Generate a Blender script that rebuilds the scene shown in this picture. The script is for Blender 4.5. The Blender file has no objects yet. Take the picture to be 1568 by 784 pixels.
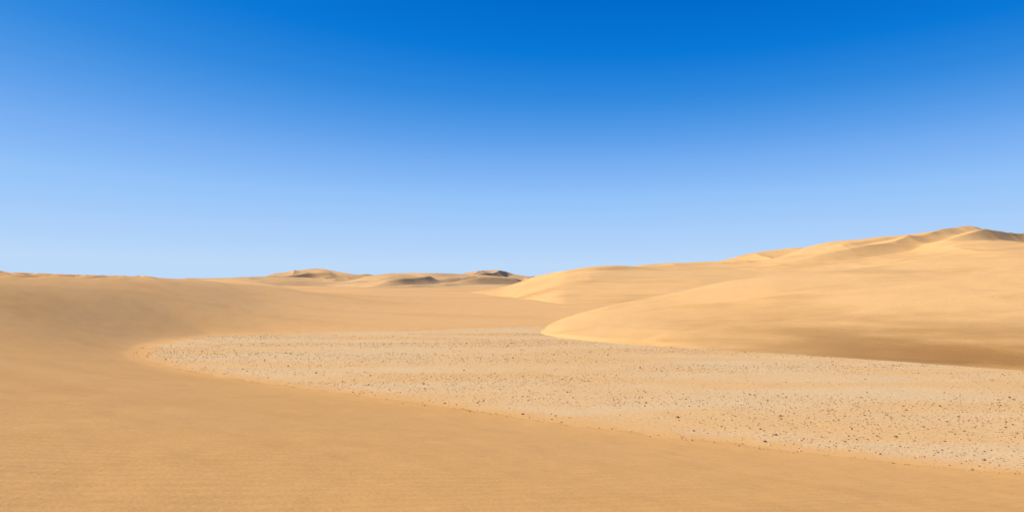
import bpy, math, numpy as np, random
from mathutils import Vector, noise as mnoise
sc=bpy.context.scene
rng=np.random.default_rng(7)
H=6.0; F=1230.0; HY=430.0
# ---------------- helpers ----------------
def ground_pt(px,py):
    Y=H*F/(py-HY); return (Y*(px-784)/F, Y)
def pchip(xk,yk,x):
    xk=np.asarray(xk,float); yk=np.asarray(yk,float)
    h=np.diff(xk); d=np.diff(yk,axis=0)/(h if yk.ndim==1 else h[:,None])
    n=len(xk); m=np.zeros_like(yk)
    if n==2: m[:]=d[0]
    else:
        for i in range(1,n-1):
            w1=2*h[i]+h[i-1]; w2=h[i]+2*h[i-1]
            a=d[i-1]; b=d[i]
            ok=(a*b)>0
            with np.errstate(divide='ignore',invalid='ignore'):
                v=(w1+w2)/(w1/a+w2/b)
            m[i]=np.where(ok,v,0)
        m[0]=d[0]; m[-1]=d[-1]
    x=np.clip(x,xk[0],xk[-1]); i=np.clip(np.searchsorted(xk,x,side='right')-1,0,n-2)
    t=(x-xk[i])/h[i]; hh=h[i]
    if yk.ndim>1: t=t[:,None]; hh=hh[:,None]
    return ((2*t**3-3*t**2+1)*yk[i]+(t**3-2*t**2+t)*hh*m[i]+(-2*t**3+3*t**2)*yk[i+1]+(t**3-t**2)*hh*m[i+1])
_perm=rng.random((256,256))
def vnoise(x,y):
    xi=np.floor(x).astype(int); yi=np.floor(y).astype(int)
    fx=x-xi; fy=y-yi; fx=fx*fx*fx*(fx*(fx*6-15)+10); fy=fy*fy*fy*(fy*(fy*6-15)+10)
    a=_perm[xi&255,yi&255]; b=_perm[(xi+1)&255,yi&255]; c=_perm[xi&255,(yi+1)&255]; d=_perm[(xi+1)&255,(yi+1)&255]
    return (a*(1-fx)+b*fx)*(1-fy)+(c*(1-fx)+d*fx)*fy-0.5
def fbm(x,y,o=3):
    s=0;a=1
    for k in range(o):
        s=s+a*vnoise(x+17.3*k,y-9.1*k); x=x*2.03; y=y*2.03; a*=0.5
    return s
def ridged(x,y):
    wx=x+0.5*vnoise(x*0.7+5,y*0.7); wy=y+0.5*vnoise(x*0.7,y*0.7+9)
    n1=1-np.abs(2*vnoise(wx,wy)); n2=1-np.abs(2*vnoise(wx*2.1+3,wy*2.1))
    return (n1**3+0.35*n2**2)-0.5
def grid_mesh(name,X,Y,Z,mat,attr=None):
    r,c=X.shape
    co=np.stack([X,Y,Z],-1).reshape(-1,3).astype(np.float32)
    idx=np.arange(r*c).reshape(r,c)
    q=np.stack([idx[:-1,:-1],idx[:-1,1:],idx[1:,1:],idx[1:,:-1]],-1).reshape(-1,4)
    me=bpy.data.meshes.new(name)
    me.vertices.add(len(co)); me.vertices.foreach_set('co',co.ravel())
    me.loops.add(q.size); me.loops.foreach_set('vertex_index',q.ravel().astype(np.int32))
    me.polygons.add(len(q)); me.polygons.foreach_set('loop_start',(np.arange(len(q))*4).astype(np.int32))
    me.polygons.foreach_set('loop_total',np.full(len(q),4,np.int32))
    me.update()
    if attr is not None:
        at=me.attributes.new('cover','FLOAT','POINT'); at.data.foreach_set('value',attr.ravel().astype(np.float32))
    me.polygons.foreach_set('use_smooth',np.ones(len(q),bool))
    me.materials.append(mat)
    ob=bpy.data.objects.new(name,me); sc.collection.objects.link(ob); return ob
# ---------------- materials ----------------
def new_mat(name):
    m=bpy.data.materials.new(name); m.use_nodes=True; nt=m.node_tree
    b=nt.nodes['Principled BSDF']; b.inputs['Roughness'].default_value=0.95
    b.inputs['Specular IOR Level'].default_value=0.1
    return m,nt,b
def N(nt,t,**k):
    n=nt.nodes.new(t)
    for a,v in k.items():
        if a in n.inputs: n.inputs[a].default_value=v
        else: setattr(n,a,v)
    return n
def mapping(nt,scale,rot=(0,0,0)):
    tc=N(nt,'ShaderNodeNewGeometry'); mp=N(nt,'ShaderNodeMapping')
    mp.inputs['Scale'].default_value=scale; mp.inputs['Rotation'].default_value=rot
    nt.links.new(tc.outputs['Position'],mp.inputs['Vector']); return mp
def tex(nt,mp,scale,detail=4,rough=0.5):
    n=N(nt,'ShaderNodeTexNoise'); n.inputs['Scale'].default_value=scale; n.inputs['Detail'].default_value=detail; n.inputs['Roughness'].default_value=rough
    nt.links.new(mp.outputs[0],n.inputs['Vector']); return n
def ramp(nt,src,stops):
    r=N(nt,'ShaderNodeValToRGB'); e=r.color_ramp.elements
    while len(e)<len(stops): e.new(0.5)
    for i,(p,c) in enumerate(stops):
        e[i].position=p; e[i].color=(c if len(c)==4 else (*c,1))
    nt.links.new(src,r.inputs[0]); return r
def mix(nt,a,b,f,mode='MIX'):
    m=N(nt,'ShaderNodeMix',data_type='RGBA',blend_type=mode)
    for s,i in ((f,0),(a,6),(b,7)):
        if hasattr(s,'links'): nt.links.new(s,m.inputs[i])
        else: m.inputs[i].default_value=s
    return m.outputs[2]
def mr(nt,s,a,b_):
    r_=N(nt,'ShaderNodeMapRange',interpolation_type='SMOOTHSTEP'); r_.inputs[1].default_value=a; r_.inputs[2].default_value=b_
    nt.links.new(s,r_.inputs[0]); return r_.outputs[0]
def mul(nt,a,b_):
    m=N(nt,'ShaderNodeMath',operation='MULTIPLY')
    for i,s in enumerate((a,b_)):
        if hasattr(s,'links'): nt.links.new(s,m.inputs[i])
        else: m.inputs[i].default_value=s
    return m.outputs[0]
DUNE=(0.87,0.48,0.162)
def sand(name,c1,c2,dark,dark_amt=0.35,far=1.0,rip=0.25,foot_shade=None,farcol=None,grain=0.3):
    m,nt,b=new_mat(name)
    mp=mapping(nt,(1,1,1))
    big=tex(nt,mp,0.03/far,4,0.55)
    base=mix(nt,(*c1,1),(*c2,1),ramp(nt,big.outputs[0],[(0.35,(0,0,0)),(0.65,(1,1,1))]).outputs[0])
    g0=N(nt,'ShaderNodeNewGeometry'); sx=N(nt,'ShaderNodeSeparateXYZ'); nt.links.new(g0.outputs['Position'],sx.inputs[0])
    if farcol:
        base=mix(nt,base,(*farcol,1),mul(nt,mr(nt,sx.outputs[1],35,130),0.9))
    mps=mapping(nt,(0.25,1.0,4.0),(0,0,math.radians(-12)))
    st=tex(nt,mps,0.12/far,5,0.6)
    msk=ramp(nt,st.outputs[0],[(0.50,(0,0,0)),(0.75,(dark_amt,)*3)])
    base=mix(nt,base,(*dark,1),msk.outputs[0])
    if foot_shade:
        # shade low on the right flank, painted into the sand colour
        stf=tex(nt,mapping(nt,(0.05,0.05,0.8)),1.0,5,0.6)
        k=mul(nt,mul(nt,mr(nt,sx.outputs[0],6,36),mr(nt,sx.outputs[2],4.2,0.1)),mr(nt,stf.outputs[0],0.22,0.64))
        base=mix(nt,base,(*foot_shade,1),k)
    gr=tex(nt,mp,14,3,0.7)
    g=ramp(nt,gr.outputs[0],[(0.3,(0.90,0.90,0.90)),(0.7,(1.06,1.06,1.06))])
    base=mix(nt,base,g.outputs[0],1.0,'MULTIPLY')
    nt.links.new(base,b.inputs['Base Color'])
    med=tex(nt,mapping(nt,(0.5,1.3,1),(0,0,math.radians(20))),0.8/far,7,0.62)
    bp=N(nt,'ShaderNodeBump'); bp.inputs['Strength'].default_value=min(1,rip*1.4); bp.inputs['Distance'].default_value=0.14*far
    nt.links.new(med.outputs[0],bp.inputs['Height'])
    # wind ripples
    rw=N(nt,'ShaderNodeTexWave'); rw.inputs['Scale'].default_value=1.1; rw.inputs['Distortion'].default_value=5; rw.inputs['Detail'].default_value=3; rw.inputs['Detail Scale'].default_value=0.6
    nt.links.new(mapping(nt,(0.5,1,1),(0,0,math.radians(35))).outputs[0],rw.inputs['Vector'])
    bw=N(nt,'ShaderNodeBump'); bw.inputs['Strength'].default_value=0.16 if far==1 else 0; bw.inputs['Distance'].default_value=0.03
    nt.links.new(rw.outputs['Fac'],bw.inputs['Height']); nt.links.new(bp.outputs[0],bw.inputs['Normal'])
    bp2=N(nt,'ShaderNodeBump'); bp2.inputs['Strength'].default_value=grain; bp2.inputs['Distance'].default_value=0.02
    nt.links.new(gr.outputs[0],bp2.inputs['Height']); nt.links.new(bw.outputs[0],bp2.inputs['Normal'])
    nt.links.new(bp2.outputs[0],b.inputs['Normal'])
    return m
NEAR=(0.79,0.395,0.108)
sand_near=sand('sand_foreground',NEAR,(0.80,0.41,0.122),(0.66,0.315,0.075),0.45,1.0,0.09,farcol=(0.85,0.46,0.158),grain=0.5)
sand_dune=sand('sand_dune',DUNE,(0.86,0.485,0.172),(0.60,0.30,0.08),0.65,1.0,0.40,foot_shade=(0.36,0.17,0.045),grain=0.5)
sand_far=sand('sand_far',(0.82,0.48,0.19),(0.70,0.40,0.16),(0.34,0.20,0.08),0.8,4.0,0.4)  # dark streak colour paints in shaded lee bands on the distant dunes
gm,nt,b=new_mat('gravel')
mp=mapping(nt,(1,1,1))
big=tex(nt,mapping(nt,(0.25,1,1),(0,0,math.radians(8))),0.2,6,0.65)
base=mix(nt,(0.79,0.50,0.218,1),(0.80,0.455,0.162,1),ramp(nt,big.outputs[0],[(0.40,(0,0,0)),(0.58,(1,1,1))]).outputs[0])
sp=tex(nt,mp,6,3,0.65)
base=mix(nt,base,ramp(nt,sp.outputs[0],[(0.28,(0.60,0.54,0.46)),(0.44,(1,1,1)),(0.75,(1.08,1.09,1.1))]).outputs[0],1.0,'MULTIPLY')
at=N(nt,'ShaderNodeAttribute'); at.attribute_name='cover'
cn=tex(nt,mp,0.9,6,0.68)
ad=N(nt,'ShaderNodeMath',operation='ADD'); nt.links.new(at.outputs['Fac'],ad.inputs[0]); nt.links.new(cn.outputs[0],ad.inputs[1])
base=mix(nt,base,(0.80,0.42,0.13,1),mr(nt,ad.outputs[0],0.68,1.3))
nt.links.new(base,b.inputs['Base Color'])
bp=N(nt,'ShaderNodeBump'); bp.inputs['Strength'].default_value=0.55; bp.inputs['Distance'].default_value=0.03
nt.links.new(sp.outputs[0],bp.inputs['Height']); nt.links.new(bp.outputs[0],b.inputs['Normal'])
pm,nt,b=new_mat('pebble_stone')
gi=N(nt,'ShaderNodeNewGeometry')
r=ramp(nt,gi.outputs['Random Per Island'],[(0,(0.13,0.075,0.04)),(0.22,(0.34,0.19,0.08)),(0.7,(0.58,0.34,0.14)),(1,(0.74,0.54,0.32))])
nt.links.new(r.outputs[0],b.inputs['Base Color'])
# ---------------- gravel outline ----------------
up=[(200,540),(218,528),(260,520),(330,513),(420,509),(500,507),(640,504),(740,500),(860,497),(1000,500),(1200,510),(1500,520),(2000,530)]
lo=[(2300,796),(1900,765),(1568,732),(1380,713),(1200,694),(1050,676),(900,657),(750,636),(560,609),(400,588),(300,573),(235,559),(206,549)]
poly=np.array([ground_pt(*p) for p in up+lo])
def sdist(x,y):
    sh=x.shape; x=x.ravel(); y=y.ravel(); d=np.full(x.shape,1e18); ins=np.zeros(x.shape,bool)
    n=len(poly)
    for i in range(n):
        a=poly[i]; c=poly[(i+1)%n]; e=c-a
        t=np.clip(((x-a[0])*e[0]+(y-a[1])*e[1])/(e@e),0,1)
        d=np.minimum(d,(x-a[0]-t*e[0])**2+(y-a[1]-t*e[1])**2)
        cr=((a[1]>y)!=(c[1]>y))
        xx=a[0]+(y-a[1])/(c[1]-a[1]+1e-12)*(c[0]-a[0])
        ins^=cr&(x<xx)
    d=np.sqrt(d); return np.where(ins,-d,d).reshape(sh)
# ---------------- base terrain ----------------
ctrl=[
 (-900,8,6.0),(-300,8,5.2),(300,8,4.7),(784,8,4.5),(1300,8,4.3),(2000,8,4.0),(2800,8,4.0),
 (-900,25,6.5),(-300,25,5.4),(300,25,4.2),(784,25,3.5),(1300,25,3.0),(2200,25,3.0),
 (-900,50,8.5),(-300,50,6.6),(0,50,5.2),(200,50,4.1),(0,66,6.1),
 (-900,85,11),(-300,80,8.6),(0,88,7.35),(-300,110,9),(60,92,7.15),
 (150,80,5.6),(150,105,6.94),(220,120,6.68),(0,115,6.0),(0,140,3.5),(150,140,4.5),(220,155,4.2),(300,105,4.4),(300,135,6.2),(300,175,3.8),
 (370,150,5.2),(370,185,3.4),(400,120,2.8),(430,165,3.85),(430,210,2.6),(550,125,1.7),(550,180,2.9),(550,250,3.3),
 (700,125,1.2),(700,180,2.4),(700,250,3.0),(850,125,1.2),(850,180,2.6),(1000,180,3),(1400,120,2),(1400,200,3),(2200,120,2),(2200,200,3),
 (-900,200,6),(-300,200,4),(100,200,3.2),(-900,400,3),(0,400,3.0),(400,400,2.6),(700,400,2.4),(1000,400,3),(1600,400,4),(2800,400,4),
 (-900,1500,5),(0,1500,4),(800,1500,4),(1600,1500,5),(2800,1500,5),(-900,6000,5.5),(800,6000,5.5),(2800,6000,5.5),(-900,3000,5),(800,3000,5),(2800,3000,5),
 (2800,25,3),(2800,60,2),(2800,120,2)]
ctrl=np.array(ctrl,float)
def feat(px,Y): return np.stack([px/260.0,3.6*np.log(np.maximum(Y,6))],-1)
C=feat(ctrl[:,0],ctrl[:,1]); n=len(C)
def phi(r2): return 0.5*r2*np.log(r2+1e-9)
K=phi(((C[:,None]-C[None])**2).sum(-1))+np.eye(n)*0.01; P=np.c_[np.ones(n),C]
A=np.block([[K,P],[P.T,np.zeros((3,3))]])
sol=np.linalg.solve(A,np.r_[ctrl[:,2],np.zeros(3)])
def G(x,y):
    px=np.clip(784+F*x/np.maximum(y,8),-900,2800); q=feat(px.ravel(),np.clip(y,8,6000).ravel())
    out=sol[n]+q@sol[n+1:]
    for i in range(n): out+=sol[i]*phi(((q-C[i])**2).sum(-1))
    return out.reshape(x.shape)
def base_z(x,y,detail=True):
    sd=sdist(x,y); g=G(x,y)
    L=np.interp(y,[0,40,80,120],[26,24,16,14])
    s=np.maximum(sd,0); s=s*s/(s+1.2)
    f=1-np.exp(-s/L*(1.1+0.4*np.clip(s/L,0,1)))
    z=g*f+0.035
    z=np.where(sd<0,np.maximum(0.035+0.07*sd,-0.4),z)
    if detail:
        z=z+0.03*fbm(x*0.7,y*0.7,5)*np.clip((sd+8)/6,0,1)
        z=z+np.clip(sd/60,0,1)*(0.22+0.8*np.clip((y-200)/300,0,1))*fbm(x*0.03,y*0.03,3)
        m=np.clip((z-6.1)/0.5,0,1)*np.clip((y-60)/20,0,1)*np.clip((-x-30)/15,0,1)*np.clip((160-y)/20,0,1)
        z=z+m*0.34*fbm(x*1.5,y*0.35,4)
    return z
Yr=np.concatenate([np.linspace(-60,2,20)[:-1],np.geomspace(5,305,700)-3,np.geomspace(306,9000,140)])
U=np.tan(np.linspace(math.radians(-66),math.radians(66),1000))
YY,UU=np.meshgrid(Yr,U,indexing='ij')
XX=UU*(np.maximum(YY,0)+22)
grid_mesh('desert_ground',XX,YY,base_z(XX,YY),sand_near)
gx=np.linspace(-36,75,500); gy=np.linspace(18,112,450)
GY,GX=np.meshgrid(gy,gx,indexing='ij')
cov=np.clip(1+sdist(GX,GY)/3.2,0,1)
grid_mesh('gravel_plain',GX,GY,0.03*fbm(GX*0.5,GY*0.5,4),gm,cov)
# ---------------- lofted dunes ----------------
def spur(X,Y,pts,A,lee=7.0,stoss=16.0):
    best=np.full(X.shape,1e9); sg=np.zeros(X.shape); tt=np.zeros(X.shape)
    n=len(pts)-1
    for i in range(n):
        a=np.array(pts[i]); e=np.array(pts[i+1])-a; L2=e@e
        t=np.clip(((X-a[0])*e[0]+(Y-a[1])*e[1])/L2,0,1)
        dx=X-a[0]-t*e[0]; dy=Y-a[1]-t*e[1]; d=np.hypot(dx,dy)
        s=np.sign(e[0]*dy-e[1]*dx)
        m=d<best; best=np.where(m,d,best); sg=np.where(m,s,sg); tt=np.where(m,(i+t)/n,tt)
    sm=lambda v:v*v*(3-2*v)
    amp=A*sm(np.clip(tt/0.35,0,1))*sm(np.clip((1-tt)/0.4,0,1))
    h=np.where(sg>0,np.clip(1-best/lee,0,1)**1.3,np.exp(-best/stoss))
    return amp*h
def loft(name,rails,front,mat,cols=400,rows=40,nz=0.15,nf=0.05,sharp=False,rd=0,rf=(0.03,0.03),spurs=(),sink=0.0):
    px0=rails[0][0][0]; px1=rails[0][-1][0]
    pxs=np.linspace(px0,px1,cols)
    R=[]
    for rl in rails:
        rl=np.array(rl,float)
        Y=pchip(rl[:,0],rl[:,2],pxs); py=pchip(rl[:,0],rl[:,1],pxs)
        R.append(np.stack([Y*(pxs-784)/F,Y,H+Y*(HY-py)/F],-1))
    R=np.array(R); k=len(R)
    def seg(Rs,n):
        kk=len(Rs); t=np.linspace(0,kk-1,n)
        return pchip(np.arange(kk),Rs.reshape(kk,-1),t).reshape(n,cols,3)
    nfr=rows*front
    if sharp:
        a=seg(R[:front+1],nfr); c=seg(R[front:],rows//2*(k-1-front))
        S=np.concatenate([a,c[1:]],0)
    else: S=seg(R,rows*(k-1))
    X,Y,Z=S[...,0],S[...,1],S[...,2]
    t=np.clip(np.arange(len(S))/nfr,0,1)[:,None]
    ff=np.clip(t*7,0,1); ff=ff*ff*(3-2*ff)
    Z=Z+nz*fbm(X*nf,Y*nf,4)*ff-sink*(1-np.clip(t*10,0,1))
    if rd:
        u=np.linspace(0,1,cols)[None]
        fade=np.sin(np.pi*t)**0.7*np.clip(np.minimum(u,1-u)*8,0,1)*ff
        Z=Z+rd*fade*ridged(X*rf[0],Y*rf[1])
    for sp_ in spurs:
        Z=Z+spur(X,Y,*sp_)
    return grid_mesh(name,X,Y,Z,mat)
def P2(px,Y): return (Y*(px-784)/F,Y)
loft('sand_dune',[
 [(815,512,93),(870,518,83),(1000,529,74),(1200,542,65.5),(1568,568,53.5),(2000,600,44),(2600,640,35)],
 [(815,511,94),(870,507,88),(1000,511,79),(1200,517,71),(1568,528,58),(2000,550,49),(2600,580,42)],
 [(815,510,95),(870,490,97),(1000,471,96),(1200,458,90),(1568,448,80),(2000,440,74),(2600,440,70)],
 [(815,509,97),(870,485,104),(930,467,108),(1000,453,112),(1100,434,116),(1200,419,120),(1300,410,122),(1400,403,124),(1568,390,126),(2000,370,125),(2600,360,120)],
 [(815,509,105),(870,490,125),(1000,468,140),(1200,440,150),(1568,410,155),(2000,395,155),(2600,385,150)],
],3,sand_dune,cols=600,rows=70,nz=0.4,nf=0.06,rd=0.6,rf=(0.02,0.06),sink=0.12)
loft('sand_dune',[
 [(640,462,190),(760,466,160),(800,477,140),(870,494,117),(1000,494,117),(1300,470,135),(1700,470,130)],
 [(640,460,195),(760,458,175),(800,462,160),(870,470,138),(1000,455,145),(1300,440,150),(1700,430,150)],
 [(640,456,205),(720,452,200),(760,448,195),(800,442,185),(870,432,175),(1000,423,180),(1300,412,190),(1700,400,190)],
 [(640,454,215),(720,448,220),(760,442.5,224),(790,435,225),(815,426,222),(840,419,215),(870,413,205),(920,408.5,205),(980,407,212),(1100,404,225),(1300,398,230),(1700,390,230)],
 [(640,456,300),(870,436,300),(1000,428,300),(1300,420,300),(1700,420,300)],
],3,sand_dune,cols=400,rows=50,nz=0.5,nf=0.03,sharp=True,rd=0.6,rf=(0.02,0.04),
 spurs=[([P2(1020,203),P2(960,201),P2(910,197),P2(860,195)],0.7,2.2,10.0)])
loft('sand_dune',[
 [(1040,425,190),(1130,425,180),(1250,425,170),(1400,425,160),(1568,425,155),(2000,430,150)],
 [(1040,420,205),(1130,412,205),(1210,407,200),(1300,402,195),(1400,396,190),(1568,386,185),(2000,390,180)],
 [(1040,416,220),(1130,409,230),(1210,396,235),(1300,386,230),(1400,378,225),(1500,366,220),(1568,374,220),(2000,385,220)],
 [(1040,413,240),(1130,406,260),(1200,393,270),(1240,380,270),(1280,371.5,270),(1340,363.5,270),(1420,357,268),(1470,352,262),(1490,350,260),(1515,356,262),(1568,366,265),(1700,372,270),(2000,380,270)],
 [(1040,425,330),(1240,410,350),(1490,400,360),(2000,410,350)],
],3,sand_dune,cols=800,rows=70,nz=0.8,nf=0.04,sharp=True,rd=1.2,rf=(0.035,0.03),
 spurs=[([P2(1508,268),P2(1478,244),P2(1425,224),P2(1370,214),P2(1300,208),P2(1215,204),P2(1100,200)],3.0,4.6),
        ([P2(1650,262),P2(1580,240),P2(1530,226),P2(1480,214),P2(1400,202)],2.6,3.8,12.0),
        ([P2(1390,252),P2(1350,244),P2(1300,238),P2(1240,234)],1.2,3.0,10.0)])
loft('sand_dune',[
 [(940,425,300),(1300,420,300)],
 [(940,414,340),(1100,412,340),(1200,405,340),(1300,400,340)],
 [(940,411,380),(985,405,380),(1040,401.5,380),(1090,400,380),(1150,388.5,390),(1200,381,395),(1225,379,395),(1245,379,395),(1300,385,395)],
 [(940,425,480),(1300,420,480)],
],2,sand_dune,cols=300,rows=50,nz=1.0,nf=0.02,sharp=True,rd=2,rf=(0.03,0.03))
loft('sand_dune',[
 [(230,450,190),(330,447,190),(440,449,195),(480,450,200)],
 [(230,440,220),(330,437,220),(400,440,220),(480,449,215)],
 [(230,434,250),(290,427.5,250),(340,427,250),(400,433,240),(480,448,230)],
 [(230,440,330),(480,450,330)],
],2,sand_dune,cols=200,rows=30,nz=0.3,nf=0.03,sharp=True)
def far(crest,Y,depth,base_py,rd,rf,**k):
    c0,c1=crest[0][0],crest[-1][0]
    loft('distant_dune',[
     [(c0,base_py,Y-depth),(c1,base_py,Y-depth)],
     [(p,base_py-(base_py-q)*0.35,Y-depth*0.5+6*math.sin(p*0.07)) for p,q in crest],
     [(p,q,Y+depth*0.12*math.sin(p*0.045)) for p,q in crest],
     [(c0,base_py,Y+depth*0.7),(c1,base_py,Y+depth*0.7)]],2,sand_far,cols=400,rows=100,sharp=True,rd=rd,rf=rf,**k)
far([(380,434),(400,428),(430,421),(455,415.5),(475,413.5),(492,412.5),(510,415),(535,420),(560,424),(600,430),(640,434)],900,150,433,8,(0.025,0.02),nz=2,nf=0.012)
far([(500,436),(540,429),(565,423),(600,418.5),(650,419),(720,420),(770,424),(820,430),(860,436)],520,170,446,3.5,(0.012,0.035),nz=0.8,nf=0.02,
    spurs=[([P2(690,462),P2(650,440),P2(610,426),P2(550,412)],4.2,6,22),([P2(850,462),P2(790,436),P2(730,424),P2(650,412)],4.2,6,22),([P2(760,480),P2(710,466),P2(650,458)],3.2,5,20),([P2(730,405),P2(680,394),P2(630,388),P2(560,385)],2.4,4,18)])
far([(640,432),(690,424),(720,418),(745,414.5),(762,413.5),(780,418),(810,423),(850,427),(900,431)],850,150,432,5,(0.02,0.02),nz=1.5,nf=0.012,
    spurs=[([P2(785,850),P2(755,800),P2(720,770)],5,7,30)])
far([(-200,436),(100,432),(300,427),(420,422),(470,424),(560,430),(640,436)],600,150,440,5,(0.012,0.025),nz=1.5,nf=0.015)
# ---------------- pebbles ----------------
phi_=(1+5**.5)/2
ico=np.array([(-1,phi_,0),(1,phi_,0),(-1,-phi_,0),(1,-phi_,0),(0,-1,phi_),(0,1,phi_),(0,-1,-phi_),(0,1,-phi_),(phi_,0,-1),(phi_,0,1),(-phi_,0,-1),(-phi_,0,1)])/1.902
fc=np.array([(0,11,5),(0,5,1),(0,1,7),(0,7,10),(0,10,11),(1,5,9),(5,11,4),(11,10,2),(10,7,6),(7,1,8),(3,9,4),(3,4,2),(3,2,6),(3,6,8),(3,8,9),(4,9,5),(2,4,11),(6,2,10),(8,6,7),(9,8,1)])
n0=170000
sx=rng.uniform(-35,70,n0); sy=22+(108-22)*rng.random(n0)
sd=sdist(sx,sy)
dens=np.clip(0.5+1.6*fbm(sx*0.06+3,sy*0.2,3),0.08,1)*np.clip(0.2-sd/2.5,0,1)
dens=np.maximum(dens,((np.abs(sd+0.5)<0.45)&(sy<45)&(sx>-5))*0.5)
keep=(sd<0.4)&(rng.random(n0)<dens)
sx,sy=sx[keep],sy[keep]; m=len(sx)
s=0.012+0.025*rng.random(m)**2.5+0.035*(rng.random(m)<0.02)
v=ico[None]*(1+0.3*(rng.random((m,12,1))-0.5))*s[:,None,None]*np.stack([rng.uniform(.8,1.4,m),rng.uniform(.8,1.4,m),rng.uniform(.5,.9,m)],-1)[:,None]
a=rng.uniform(0,6.28,m); ca,sa=np.cos(a)[:,None],np.sin(a)[:,None]
vx=v[...,0]*ca-v[...,1]*sa+sx[:,None]; vy=v[...,0]*sa+v[...,1]*ca+sy[:,None]
zb=np.maximum(0.03*fbm(sx*0.5,sy*0.5,4),base_z(sx[None],sy[None])[0])
vz=v[...,2]+(zb+s*0.3)[:,None]
co=np.stack([vx,vy,vz],-1).reshape(-1,3).astype(np.float32)
ff=(fc[None]+(np.arange(m)*12)[:,None,None]).reshape(-1,3).astype(np.int32)
me=bpy.data.meshes.new('pebbles'); me.vertices.add(len(co)); me.vertices.foreach_set('co',co.ravel())
me.loops.add(ff.size); me.loops.foreach_set('vertex_index',ff.ravel())
me.polygons.add(len(ff)); me.polygons.foreach_set('loop_start',(np.arange(len(ff))*3).astype(np.int32)); me.polygons.foreach_set('loop_total',np.full(len(ff),3,np.int32))
me.update(); me.materials.append(pm)
sc.collection.objects.link(bpy.data.objects.new('pebbles',me))
# ---------------- sky & sun ----------------
el=math.radians(39); az=math.atan2(-0.985,-0.02)
w=bpy.data.worlds.new('World'); sc.world=w; w.use_nodes=True; nt=w.node_tree
bg=nt.nodes['Background']; sky=nt.nodes.new('ShaderNodeTexSky'); sky.sky_type='NISHITA'; sky.sun_disc=False
sky.sun_elevation=el; sky.sun_rotation=az%(2*math.pi); sky.air_density=1.0; sky.dust_density=0.2; sky.ozone_density=3.0; sky.altitude=300
# film-like colour response: R/sqrt(B) of the physical sky drives a saturated-blue curve
sep=N(nt,'ShaderNodeSeparateColor'); nt.links.new(sky.outputs[0],sep.inputs[0])
bb=N(nt,'ShaderNodeMath',operation='POWER'); bb.inputs[1].default_value=0.5; nt.links.new(mul(nt,sep.outputs[2],0.1),bb.inputs[0])
dv=N(nt,'ShaderNodeMath',operation='DIVIDE'); nt.links.new(mul(nt,sep.outputs[0],0.1),dv.inputs[0]); nt.links.new(bb.outputs[0],dv.inputs[1])
def lin(*c): return tuple((v/255/12.92 if v<10.3 else ((v/255+0.055)/1.055)**2.4) for v in c)
rp=ramp(nt,dv.outputs[0],[(0.15,lin(0,90,185)),(0.21,lin(0,107,203)),(0.235,lin(10,121,215)),(0.265,lin(50,138,223)),(0.297,lin(85,155,232)),(0.345,lin(120,175,242)),(0.426,lin(148,195,249)),(0.56,lin(168,206,250)),(0.85,lin(190,218,249))])
vm=N(nt,'ShaderNodeVectorMath',operation='SCALE'); vm.inputs['Scale'].default_value=10
nt.links.new(rp.outputs[0],vm.inputs[0]); nt.links.new(vm.outputs[0],bg.inputs[0]); bg.inputs[1].default_value=0.1
sl=bpy.data.lights.new('sun','SUN'); sl.energy=5.0; sl.angle=math.radians(0.5); sl.color=(1,0.94,0.86)
so=bpy.data.objects.new('sun',sl); sc.collection.objects.link(so)
sdv=Vector((math.sin(az)*math.cos(el),math.cos(az)*math.cos(el),math.sin(el)))
so.rotation_euler=sdv.to_track_quat('Z','Y').to_euler(); so.location=(0,0,50)
# ---------------- camera ----------------
cd=bpy.data.cameras.new('camera'); cd.sensor_width=36; cd.lens=36*F/1568; cd.shift_y=(HY-392)/1568; cd.clip_end=20000; cd.clip_start=0.1
co_=bpy.data.objects.new('camera',cd); co_.location=(0,0,H); co_.rotation_euler=(math.radians(90),0,0)
sc.collection.objects.link(co_); sc.camera=co_
sc.view_settings.view_transform='Standard'; sc.view_settings.look='None'; sc.view_settings.exposure=0
